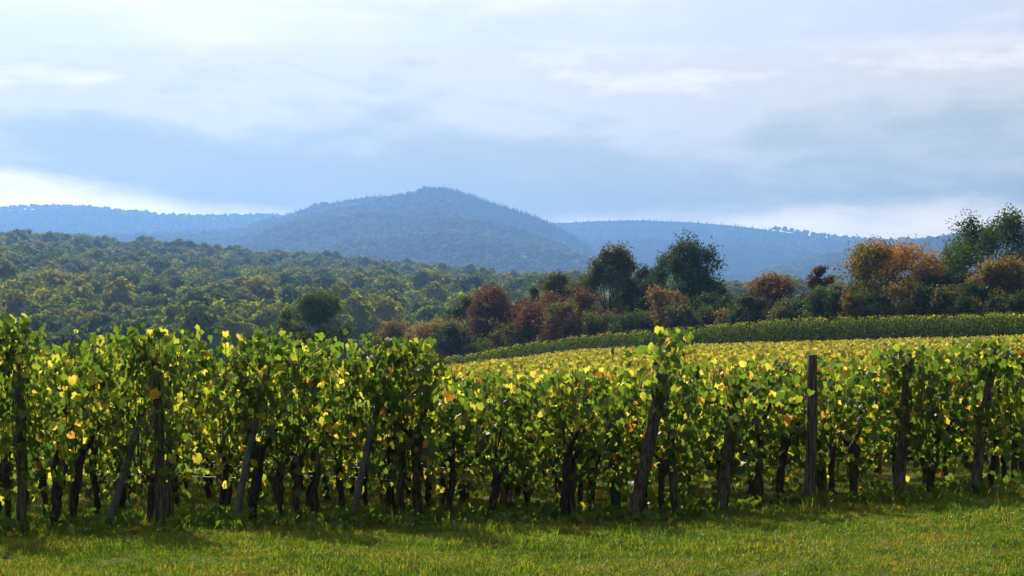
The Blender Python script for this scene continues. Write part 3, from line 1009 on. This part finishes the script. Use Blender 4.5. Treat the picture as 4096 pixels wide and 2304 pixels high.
CANES = [cane_mesh(600 + k) for k in range(6)]
PROTO = []
for k in range(5):
    r_ = np.random.default_rng(700 + k)
    a = vine_leaves(r_, 520, 1.66, low=0.58)
    v, f, rn = merge_leaves(*a, True, r_)
    PROTO.append((make_mesh('vine_foliage', v, f, M['leaf_mesh'], rnd=rn), make_mesh('vine_foliage_golden', v, f, M['leaf_gold'], rnd=rn), make_mesh('vine_foliage_hedge', v, f, M['leaf_back'], rnd=rn)))
HEDGE = []
for k in range(4):
    r_ = np.random.default_rng(740 + k)
    a = vine_leaves(r_, 700, 1.9, 1.2, 0.30, 0.24)
    v, f, rn = merge_leaves(*a, True, r_)
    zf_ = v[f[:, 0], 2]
    rn = np.clip(rn * 0.85 + 0.35 * np.clip((zf_ - 1.6) / 0.3, 0, 1), 0, 1)  # yellower tops: sunlight put into the leaf colour, along with younger top growth
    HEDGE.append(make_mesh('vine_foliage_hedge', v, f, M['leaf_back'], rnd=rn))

ROW_AZ = R(-45.0)                                        # rows run away to the left
RD = np.array([math.sin(ROW_AZ), math.cos(ROW_AZ)])
ROW_RZ = math.atan2(RD[1], RD[0])                        # local X of a vine along the row

# column of each row's near end, height of its canopy, first vine's offset, plume on the end vine
ROWS = [(50, 2.02, 0.10, 0.25), (402, 2.0, 0.10, 0.10), (745, 1.98, 0.12, 0.0), (1040, 1.95, 0.05, 0.05), (1285, 1.58, 0.15, 0.0), (1480, 1.58, 0.1, 0.0), (1690, 1.60, 0.0, 0.50),
        (1865, 1.55, 0.2, 0.0), (2130, 1.50, 0.1, 0.0), (2310, 1.58, 0.1, 0.20), (2505, 1.58, 0.1, 0.18)]
end_label = {
    0: 'tall end vine at the edge of the block beside the dark weathered post',
    1: 'tall end vine beside the double dark post between the first and second grey struts',
    2: 'tall end vine with two leaning dark trunks between the second and third grey struts',
    3: 'tall end vine at the drop from the tall block to the lower rows',
    4: 'low end vine on a thick trunk, first after the drop from the tall block',
    5: 'low end vine with a forked trunk next to the thick leaning post',
    6: 'end vine rising as a tall yellow-topped plume over the thick leaning post',
    7: 'end vine draped over the second leaning post after the plume',
    8: 'low sparse vine with a bent old trunk and bare canes beside the upright post',
    9: 'leafy end vine hanging over the leaning post next after the upright post',
    10: 'leafy end vine round the last leaning post of the rows',
}


def row_end(xd):
    u = float(U(xd))
    d = float(front_d(u))
    return np.array([u / F * d, d])


spots = []                                               # every vine place: x, y, row, index in row, canopy height
for r0, (xd, top, off, plume) in enumerate(ROWS):
    e = row_end(xd)
    for k in range(150):
        p_ = e + RD * (0.12 + off + 1.08 * k)
        spots.append((p_[0], p_[1], r0, k, top))
x = row_end(2505)[0]
rr = len(ROWS)
while x < 130:                                            # rows that start beyond the frame and run into it
    x += 1.30
    e = np.array([x, 18.55 + 0.18 * x])
    for k in range(170):
        p_ = e + RD * (0.2 + 1.08 * k)
        spots.append((p_[0], p_[1], rr, k, 1.50))
    rr += 1
x = row_end(50)[0]
for q in range(3):                                       # rows beyond the other edge whose shade falls across the grass
    x -= 1.36
    e = np.array([x, 18.55 + 0.18 * x])
    for k in range(3):
        p_ = e + RD * (0.2 + 1.08 * k)
        spots.append((p_[0], p_[1], -1 - q, k, 2.0))
S = np.array([(a[0], a[1]) for a in spots])
Srow = np.array([a[2] for a in spots]); Sk = np.array([a[3] for a in spots]); Stop = np.array([a[4] for a in spots])
su = F * S[:, 0] / S[:, 1]
Sdist = S[:, 1]
keep = ((np.abs(su) < 560) & (Sdist < back_d(su) * FIELD)) | (Srow < 0)
S, Srow, Sk, Stop, su, Sdist = S[keep], Srow[keep], Sk[keep], Stop[keep], su[keep], Sdist[keep]
Sz = ground_z(S[:, 0], S[:, 1])
order = np.argsort(Sdist + np.where(Srow < 0, -10, 0))
NEAR_N = 225
individual = order[:NEAR_N]
mass = order[NEAR_N:]
leaf_total = 0
for q in individual:
    r_ = np.random.default_rng(5000 + int(q))
    x, y, z, row, k, top = S[q, 0], S[q, 1], Sz[q], int(Srow[q]), int(Sk[q]), Stop[q]
    v_rz = ROW_RZ + r_.uniform(-.06, .06) + (math.pi if r_.uniform() < .5 else 0)
    root = add('grape_vine', None, None, (x, y, z), v_rz)
    front = (k <= 2 and 0 <= row < len(ROWS)) or (row >= len(ROWS) and k <= 1 and su[q] < 530)
    plume = ROWS[row][3] if 0 <= row < len(ROWS) and k == 0 else 0.0
    if k == 0 and row in end_label:
        tag(root, end_label[row], 'vine', 'vines at the ends of the rows')
    elif row < 4:
        tag(root, 'tall green trellised vine inside the tall block with the grey struts', 'vine', 'vines of the tall block')
    elif k < 6:
        tag(root, 'low trellised vine behind the row ends with leaning wooden posts', 'vine', 'vines behind the wooden row-end posts')
    else:
        tag(root, 'yellowing vine further back in the low golden rows', 'vine', 'vines of the golden rows')
    add('trunk', TRUNKS[int(r_.integers(0, len(TRUNKS)))], root, rz=r_.uniform(-.4, .4), scale=(r_.uniform(.75, 1.15),) * 2 + (r_.uniform(.9, 1.15) * (1.0 if row < 4 else 0.85),))
    if front:
        low = 0.62 if row < 4 else 0.50
        nleaf = int(520 * (top - low) / 1.2) + (60 if plume else 0)
        if row == 8 and k == 0:
            nleaf = 150
        pos, size, xx, tt, nn = vine_leaves(r_, nleaf, top, low=low, plume=plume)
        # those nearest the grass side become leaves of their own
        ca, sa = math.cos(v_rz), math.sin(v_rz)
        wy = pos[:, 0] * sa + pos[:, 1] * ca
        K = {0: 150, 1: 90, 2: 45}.get(k, 0)
        o_ = np.argsort(wy - 0.9 * size)
        own, rest = o_[:min(K, len(o_) - 40)], o_[min(K, len(o_) - 40):]
        for j_ in own:
            mm = Matrix(((xx[j_, 0], tt[j_, 0], nn[j_, 0]), (xx[j_, 1], tt[j_, 1], nn[j_, 1]), (xx[j_, 2], tt[j_, 2], nn[j_, 2])))
            lo = bpy.data.objects.new('leaf', LEAF_ME[int(r_.integers(0, NLV))])
            COL.objects.link(lo)
            lo.parent = root
            lo.location = pos[j_]
            lo.rotation_euler = mm.to_euler()
            s_ = float(size[j_])
            lo.scale = (s_, s_, s_)
            leaf_total += 1
        v, f, rn = merge_leaves(pos[rest], size[rest], xx[rest], tt[rest], nn[rest], False, r_)
        rn = np.clip(rn * 0.86 + (0.09 if row < 4 else 0.16) * (k > 0), 0, 1)
        tag(add('foliage', make_mesh('foliage', v, f, M['leaf_mesh'], rnd=rn), root), kind='stuff')
        for j_ in np.argsort(-pos[:, 2])[:14]:
            add('cane', CANES[int(r_.integers(0, 6))], root, (pos[j_, 0], pos[j_, 1], pos[j_, 2] - 0.34), r_.uniform(0, 6.28), (0.35, 0.35, 0.36))
        for j_ in range(7):
            cx = r_.uniform(-.5, .5)
            c_ = add('cane', CANES[int(r_.integers(0, 6))], root, (cx, r_.normal(0, .05), 0.66), r_.uniform(0, 6.28), (1, 1, (top - 0.66) * r_.uniform(0.85, 1.12)))
    else:
        g_ = PROTO[int(r_.integers(0, 5))][1 if (k >= 3 and row >= 4) else 0]
        tag(add('foliage', g_, root, rz=math.pi * (r_.uniform() < .5), scale=(1.08, 1.1, top / 1.66 * r_.uniform(.95, 1.05))), kind='stuff')
r_ = np.random.default_rng(77)
tn = ROW_RZ + r_.uniform(-.08, .08, len(mass)) + math.pi * (r_.uniform(size=len(mass)) < .5)
green = r_.uniform(size=len(mass)) < 0.12
green |= (Srow[mass] < 4)
sz = np.stack([np.full(len(mass), 1.1), r_.uniform(1.0, 1.3, len(mass)), Stop[mass] / 1.66 * r_.uniform(.93, 1.07, len(mass))], 1)
scatter('vine_field', [p_[1] for p_ in PROTO] + [p_[0] for p_ in PROTO], np.stack([S[mass, 0], S[mass, 1], Sz[mass]], 1), np.stack([0 * tn, 0 * tn, tn], 1), sz,
        r_.integers(0, 5, len(mass)) + 5 * green, 'golden canopy of vine rows rising up the slope to the far vine row')

OLD = [(130, .15), (190, .45), (640, .5), (752, .05), (798, .3), (985, .6), (1052, .0), (1135, .35), (1425, .2), (1495, .45), (1915, .2), (1965, .35), (2145, .1), (2345, .3), (2495, .5), (2560, .4)]
for q, (xd, bk) in enumerate(OLD):
    r_ = np.random.default_rng(6100 + q)
    u = float(U(xd)); d = float(front_d(u)) + bk
    x, y = u / F * d, d
    v_rz = ROW_RZ + (math.pi if q % 2 else 0)
    root = add('grape_vine', None, None, (x, y, float(ground_z(x, y))), v_rz)
    tag(root, 'stout old vine with a dark gnarled trunk squeezed between the row ends', 'vine', 'old vines between the row ends')
    add('trunk', TRUNKS[q % 6], root, rz=r_.uniform(-.6, .6), scale=(r_.uniform(0.95, 1.3),) * 2 + (r_.uniform(1.0, 1.4) if xd != 1052 else 1.7,))
    top = 1.85 if xd < 1060 else 1.4
    pos, size, xx, tt, nn = vine_leaves(r_, 110, top, 0.7, 0.8)
    v, f, rn = merge_leaves(pos, size, xx, tt, nn, False, r_)
    tag(add('foliage', make_mesh('foliage', v, f, M['leaf_mesh'], rnd=rn), root), kind='stuff')

# the far row that closes the field, seen from its side
ud = np.linspace(float(U(1000)), 560, 400)
bp = np.stack([ud / F * back_d(ud), back_d(ud)], 1)
seg = np.concatenate([[0], np.cumsum(np.linalg.norm(np.diff(bp, axis=0), axis=1))])
for s_ in np.arange(0, seg[-1], 1.05):
    x, y = np.interp(s_, seg, bp[:, 0]), np.interp(s_, seg, bp[:, 1])
    x2, y2 = np.interp(s_ + .5, seg, bp[:, 0]), np.interp(s_ + .5, seg, bp[:, 1])
    a = math.atan2(y2 - y, x2 - x) if s_ + .5 < seg[-1] else a
    root = add('grape_vine', None, None, (x, y, float(ground_z(x, y))), a + (math.pi if r_.uniform() < .5 else 0))
    tag(root, 'dark green vine in the clipped far row closing the golden field', 'vine', 'vines of the far hedge-like row')
    add('trunk', TRUNKS[int(r_.integers(0, 6))], root)
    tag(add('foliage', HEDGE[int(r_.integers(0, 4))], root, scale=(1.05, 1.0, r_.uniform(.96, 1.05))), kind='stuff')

# ------------------------------------------------------------------ posts, struts, stakes and wires
def at(xd, yd, back=0.0):
    """point above the row-end line seen at (xd, yd)"""
    u = float(U(xd)); d = float(front_d(u)) + back
    return np.array([u / F * d, d, (HZ - yd / DISP) / F * d])


def pole(name, label, cat, xd0, yd0, xd1, yd1, rad, mat, back=0.0, taper=0.88, sides=10, rough=0.05, group=None, seed=0, lean=0.0):
    a, b = at(xd0, yd0, back), at(xd1, yd1, back)
    a[2] = ground_z(a[0], a[1])
    b[1] += lean
    n = 9
    s_ = np.linspace(0, 1, n)[:, None]
    r_ = np.random.default_rng(seed)
    path = a + (b - a) * s_
    bow = np.sin(np.pi * s_[:, 0]) * r_.uniform(-.02, .02)
    path[:, 0] += bow
    rad_ = rad * np.linspace(1, taper, n) * (1 + 0.03 * r_.uniform(-1, 1, n))
    path[0] -= (b - a) / np.linalg.norm(b - a) * 0.12
    origin = a.copy()
    v, f = tube(path - origin, rad_, sides, rough, seed=seed)
    mb = MB(); mb.add(v, f)
    o = add(name, mb.mesh(name, mat, smooth=False), None, origin)
    return tag(o, label, cat, group)


WG, SG = 'wooden posts at the row ends', 'grey struts at the row ends'
pole('vine_strut', 'slanting grey strut nearest the edge vine with the dark weathered post', 'strut', 272, 1318, 362, 960, 0.042, M['strut'], 0.2, 0.95, group=SG, seed=1, lean=.35)
pole('vine_strut', 'slanting grey strut between the double dark post and the two leaning trunks', 'strut', 590, 1310, 660, 935, 0.040, M['strut'], 0.2, 0.95, group=SG, seed=2, lean=.35)
pole('vine_strut', 'slanting grey strut next to the drop between tall and low vines', 'strut', 886, 1300, 968, 930, 0.038, M['strut'], 0.2, 0.95, group=SG, seed=3, lean=.35)
pole('vine_post', 'dark weathered post at the very edge of the tall block', 'post', 55, 1320, 42, 900, 0.052, M['post'], 0.1, group=WG, seed=4, rough=.12)
pole('vine_post', 'dark post, thicker of the close pair beside the first grey strut', 'post', 405, 1310, 392, 900, 0.058, M['post'], 0.0, group=WG, seed=5, rough=.12)
pole('vine_post', 'dark post, thinner of the close pair beside the first grey strut', 'post', 430, 1306, 418, 950, 0.036, M['post'], 0.25, group=WG, seed=6, rough=.12)
pole('vine_post', 'thick weathered post leaning under the tall plume of yellow leaves', 'post', 1592, 1304, 1672, 940, 0.082, M['post'], 0.0, 0.8, 12, 0.06, WG, 7, .2)
pole('vine_post', 'split grey post leaning the other way beside the thick leaning post', 'post', 1702, 1304, 1688, 1080, 0.055, M['post'], 0.1, 0.8, 9, 0.14, WG, 8, .1)
pole('vine_post', 'leaning weathered post with a worn shoulder, second after the plume', 'post', 1812, 1280, 1852, 985, 0.074, M['post'], 0.0, 0.8, 12, 0.06, WG, 9, .2)
pole('vine_post', 'upright weathered post with its bare top standing clear of the leaves', 'post', 2035, 1272, 2042, 893, 0.066, M['post'], 0.0, 0.85, 12, 0.05, WG, 10)
pole('vine_post', 'slightly leaning weathered post hung with leaves, next after the upright post', 'post', 2260, 1250, 2300, 900, 0.068, M['post'], 0.0, 0.8, 12, 0.05, WG, 11, .2)
pole('vine_post', 'last leaning weathered post with a dark bare top', 'post', 2450, 1228, 2515, 875, 0.062, M['post'], 0.0, 0.8, 12, 0.05, WG, 12, .2)

# slim stakes beside vines further in
r_ = np.random.default_rng(31)
stake_me = []
for k in range(3):
    v, f = tube([(0, 0, -.1), (0.006, 0, .6), (0, 0.008, 1.25)], [0.028, 0.027, 0.024], 6, 0.06, seed=k)
    mb = MB(); mb.add(v, f)
    stake_me.append(mb.mesh('vine_stake', M['stake'], smooth=False))
for q in individual:
    if Srow[q] >= 0 and 1 <= Sk[q] <= 7 and abs(su[q]) < 515 and r_.uniform() < 0.42:
        o = add('vine_stake', stake_me[int(r_.integers(0, 3))], None, (S[q, 0] + r_.uniform(-.1, .1), S[q, 1] + r_.uniform(-.1, .1), Sz[q]), r_.uniform(0, 6), (1, 1, r_.uniform(.85, 1.1)))
        o.rotation_euler = (r_.normal(0, .03), r_.normal(0, .03), r_.uniform(0, 6))
        tag(o, 'slim pale wooden stake among the dark vine trunks', 'stake', 'stakes among the vine trunks')

# trellis wires, a low pair and two in the leaves for each row
WH = {0.46: 'lower bare trellis wire strung between the vine trunks', 0.56: 'upper bare trellis wire strung between the vine trunks',
      0.92: 'trellis wire running through the middle of the leaves', 1.22: 'trellis wire running through the tops of the leaves'}
for r0, (xd, top, off, plume) in enumerate(ROWS):
    e = row_end(xd)
    for h, lab in WH.items():
        s_ = np.arange(0, 9.1, 0.9)
        px = e[0] + RD[0] * s_ + r_.normal(0, .01, len(s_)); py = e[1] + RD[1] * s_
        path = np.stack([px, py, ground_z(px, py) + h + r_.uniform(-.02, .02) + r_.normal(0, .008, len(s_))], 1)
        o0 = path[0].copy()
        v, f = tube(path - o0, np.full(len(s_), 0.0017), 4)
        mb = MB(); mb.add(v, f)
        tag(add('trellis_wire', mb.mesh('trellis_wire', M['wire']), None, o0), lab, 'wire', 'trellis wires')

# ------------------------------------------------------------------ grass, weeds, fallen leaves
def tuft(seed, n, h, w_, spread, lean=0.5):
    r_ = np.random.default_rng(seed)
    vs, fs, c = [], [], 0
    for k in range(n):
        b = np.array([r_.normal(0, spread), r_.normal(0, spread), -0.01])
        a = r_.uniform(0, 2 * np.pi); d = np.array([math.cos(a), math.sin(a), 0]); s_ = np.array([-d[1], d[0], 0])
        L_ = h * r_.uniform(0.5, 1.25); ln = r_.uniform(0.15, lean) * L_; ww = w_ * r_.uniform(.7, 1.3)
        m1 = b + d * ln * 0.35 + np.array([0, 0, L_ * 0.6]); tp = b + d * ln * r_.uniform(1, 1.6) + np.array([0, 0, L_ * r_.uniform(.7, 1.0)])
        vs += [b - s_ * ww, b + s_ * ww, m1 + s_ * ww * .8, m1 - s_ * ww * .8, tp]
        fs.append((c, c + 1, c + 2, c + 3)); fs.append((c + 3, c + 2, c + 4, c + 4)); c += 5
    fq = np.array([q for q in fs[0::2]]); ft = np.array([q[:3] for q in fs[1::2]])
    rn = r_.uniform(0, 1, n)
    return make_mesh('grass_tuft', np.array(vs), [fq, ft], M['grass'], rnd=np.concatenate([rn, rn]))


TUFT = [tuft(800 + k, 24, 0.042, 0.0028, 0.040, 1.0) for k in range(5)] + [tuft(820 + k, 16, 0.085, 0.0034, 0.035, 0.7) for k in range(3)] + [tuft(830, 9, 0.20, 0.004, 0.03, 0.6)]


def wedge(n, d0, d1, r_, pw=2.0):
    d = (d0 ** pw + (d1 ** pw - d0 ** pw) * r_.uniform(size=n)) ** (1 / pw)
    return r_.uniform(-545, 545, n) / F * d, d


gx_, gy_ = wedge(46000, 12.0, 20.5, rng)
hx_, hy_ = wedge(26000, 20.5, 34.0, rng)
px, py = np.concatenate([gx_, hx_]), np.concatenate([gy_, hy_])
edge = py - (18.55 + 0.18 * px)                          # beyond the row ends when positive
pz = ground_z(px, py)
n_ = len(px)
kk = rng.integers(0, 5, n_)
tall = (rng.uniform(size=n_) < np.where((edge > -0.5) & (edge < 0.6), 0.22, np.where(edge >= 0.6, 0.15, 0.05 + 0.30 * (fbm(px * 1.1, py * 1.1, 41, 3) > 0.28))))
kk = np.where(tall, 5 + rng.integers(0, 3, n_), kk)
kk = np.where((edge > -0.6) & (edge < 0.5) & (rng.uniform(size=n_) < 0.035), 8, kk)
sz = rng.uniform(0.6, 1.3, n_) * (1 + 0.55 * fbm(px * .9, py * .9, 43, 3) + 0.35 * vnoise(px * 3.3, py * 3.3, 44))
tn = rng.uniform(0, 6.28, n_)
scatter('grass', TUFT, np.stack([px, py, pz], 1), np.stack([rng.normal(0, .12, n_), rng.normal(0, .12, n_), tn], 1), np.repeat(sz[:, None], 3, 1), kk,
        'short sunlit grass of the headland in front of the vines')

# broad-leaved weeds along the row ends
M['weed'] = foliage_mat('weed_leaf', [(0, (0.05, 0.11, 0.02)), (0.7, (0.09, 0.16, 0.025)), (1, (0.16, 0.19, 0.03))], 0.45, (2.0, 1.9, 0.6), 0.015, 'both')
weeds = []
for k in range(3):
    r_ = np.random.default_rng(850 + k)
    n = 16
    pos = np.stack([r_.normal(0, .07, n), r_.normal(0, .07, n), r_.uniform(.02, .13, n)], 1)
    side = unit(pos * (1, 1, 0) + 1e-3)
    xx, tt, nn = leaf_frames(n, side, r_, 1.0)
    v, f, rn = merge_leaves(pos, r_.uniform(.03, .065, n), xx, tt, nn, True, r_)
    weeds.append(make_mesh('weed', v, f, M['weed'], rnd=rn))
wx = rng.uniform(-6.2, 7.2, 420)
wy = 18.55 + 0.18 * wx + rng.normal(0.1, 0.45, 420)
tn = rng.uniform(0, 6.28, 420)
sz = rng.uniform(.6, 1.5, 420)
scatter('weeds', weeds, np.stack([wx, wy, ground_z(wx, wy)], 1), np.stack([0 * tn, 0 * tn, tn], 1), np.repeat(sz[:, None], 3, 1), rng.integers(0, 3, 420),
        'broad-leaved weeds growing along the feet of the row-end posts')

M['fallen'] = foliage_mat('fallen_leaf', [(0, (0.45, 0.33, 0.04)), (0.5, (0.40, 0.22, 0.04)), (1, (0.20, 0.09, 0.03))], 0.35, (1.5, 1.3, 0.6), 0.04, 'object')
fallen_me = [make_mesh('fallen_leaf', v, f, M['fallen']) for v, f in LEAF[:4]]
for k in range(60):
    x = rng.uniform(-6, 7); y = 18.55 + 0.18 * x + rng.uniform(-1.4, 5.5)
    s_ = rng.uniform(.07, .12)
    o = add('fallen_leaf', fallen_me[k % 4], None, (x, y, float(ground_z(x, y)) + rng.uniform(.03, .06)), None, (s_, s_, s_))
    o.rotation_euler = (rng.normal(0, .5), rng.normal(0, .5), rng.uniform(0, 6.28))
    tag(o, 'yellow-brown fallen vine leaf lying in the grass by the rows', 'leaf', 'fallen vine leaves')

# ------------------------------------------------------------------ odd things between the trunks
m, t, out = new_mat('teal_plastic')
p = t.n('ShaderNodeBsdfPrincipled'); p.inputs['Base Color'].default_value = (0.03, 0.12, 0.09, 1); p.inputs['Roughness'].default_value = 0.4
tl = t.n('ShaderNodeBsdfTranslucent'); tl.inputs[0].default_value = (0.06, 0.25, 0.17, 1)
mx = t.n('ShaderNodeMixShader'); mx.inputs[0].default_value = 0.35
t.put(mx.inputs[1], p.outputs[0]); t.put(mx.inputs[2], tl.outputs[0]); t.put(out.inputs[0], mx.outputs[0])
a = at(1548, 1290, 1.1); a[2] = ground_z(a[0], a[1])
mb = MB()
for r1, flip in ((0.062, 1), (0.057, -1)):
    v, f = tube([(0, 0, -.03), (0.004, 0, .15), (-.004, 0, .3), (0, 0, .44)], [r1, r1 * .97, r1 * 1.02, r1 * 1.06], 12, 0.03, closed=False, seed=4)
    mb.add(v, [q[:, ::flip] for q in f])
tag(add('vine_guard', mb.mesh('vine_guard', m), None, a), 'teal plastic grow tube standing between the forked trunk and the thick leaning post', 'grow tube')
M['dry'] = solid_mat('dry_stalk', (0.10, 0.05, 0.03), (0.19, 0.10, 0.06), 40, 0.9, (1, 1, 1), 0.2)
a = at(1283, 1296, 0.15); a[2] = ground_z(a[0], a[1])
mb = MB(); r_ = np.random.default_rng(91)
for k in range(5):
    top = np.array([r_.normal(0, .06), r_.normal(0, .05), r_.uniform(.3, .5)])
    v, f = tube([(0, 0, -.03), top * (.4, .4, .5), top], [.005, .004, .002], 5, seed=k); mb.add(v, f)
    for q in range(16):
        h = r_.uniform(.35, 1.0)
        b = top * (h, h, h); e_ = b + np.array([r_.normal(0, .025), r_.normal(0, .025), r_.uniform(.0, .035)])
        v, f = tube([b, (b + e_) / 2, e_], [.003, .006, .004], 4, seed=q); mb.add(v, f)
tag(add('dry_weed', mb.mesh('dry_weed', M['dry']), None, a), 'dead reddish-brown dock stalk with seed heads at the foot of the vines', 'weed')

# ------------------------------------------------------------------ haze: the air over the whole valley
m, t, out = new_mat('haze_air')
pv = t.n('ShaderNodeVolumePrincipled')
pv.inputs['Color'].default_value = (0.19, 0.41, 0.90, 1)
pv.inputs['Density'].default_value = 2.05e-4
pv.inputs['Anisotropy'].default_value = 0.45
t.put(out.inputs['Volume'], pv.outputs[0])
hx, y0, y1, z0, z1 = 10500, -600, 12000, -60, 790
hv = np.array([(sx * hx, yy_, zz_) for sx in (-1, 1) for yy_ in (y0, y1) for zz_ in (z0, z1)])
hf = np.array([(0, 1, 3, 2), (4, 6, 7, 5), (0, 4, 5, 1), (2, 3, 7, 6), (0, 2, 6, 4), (1, 5, 7, 3)])
hz = add('haze', make_mesh('haze', hv, hf, m))
tag(hz, 'pale blue autumn haze filling the valley', kind='stuff')
print('individual leaves', leaf_total, 'vines', len(individual), 'mass', len(mass), 'forest', len(pts))
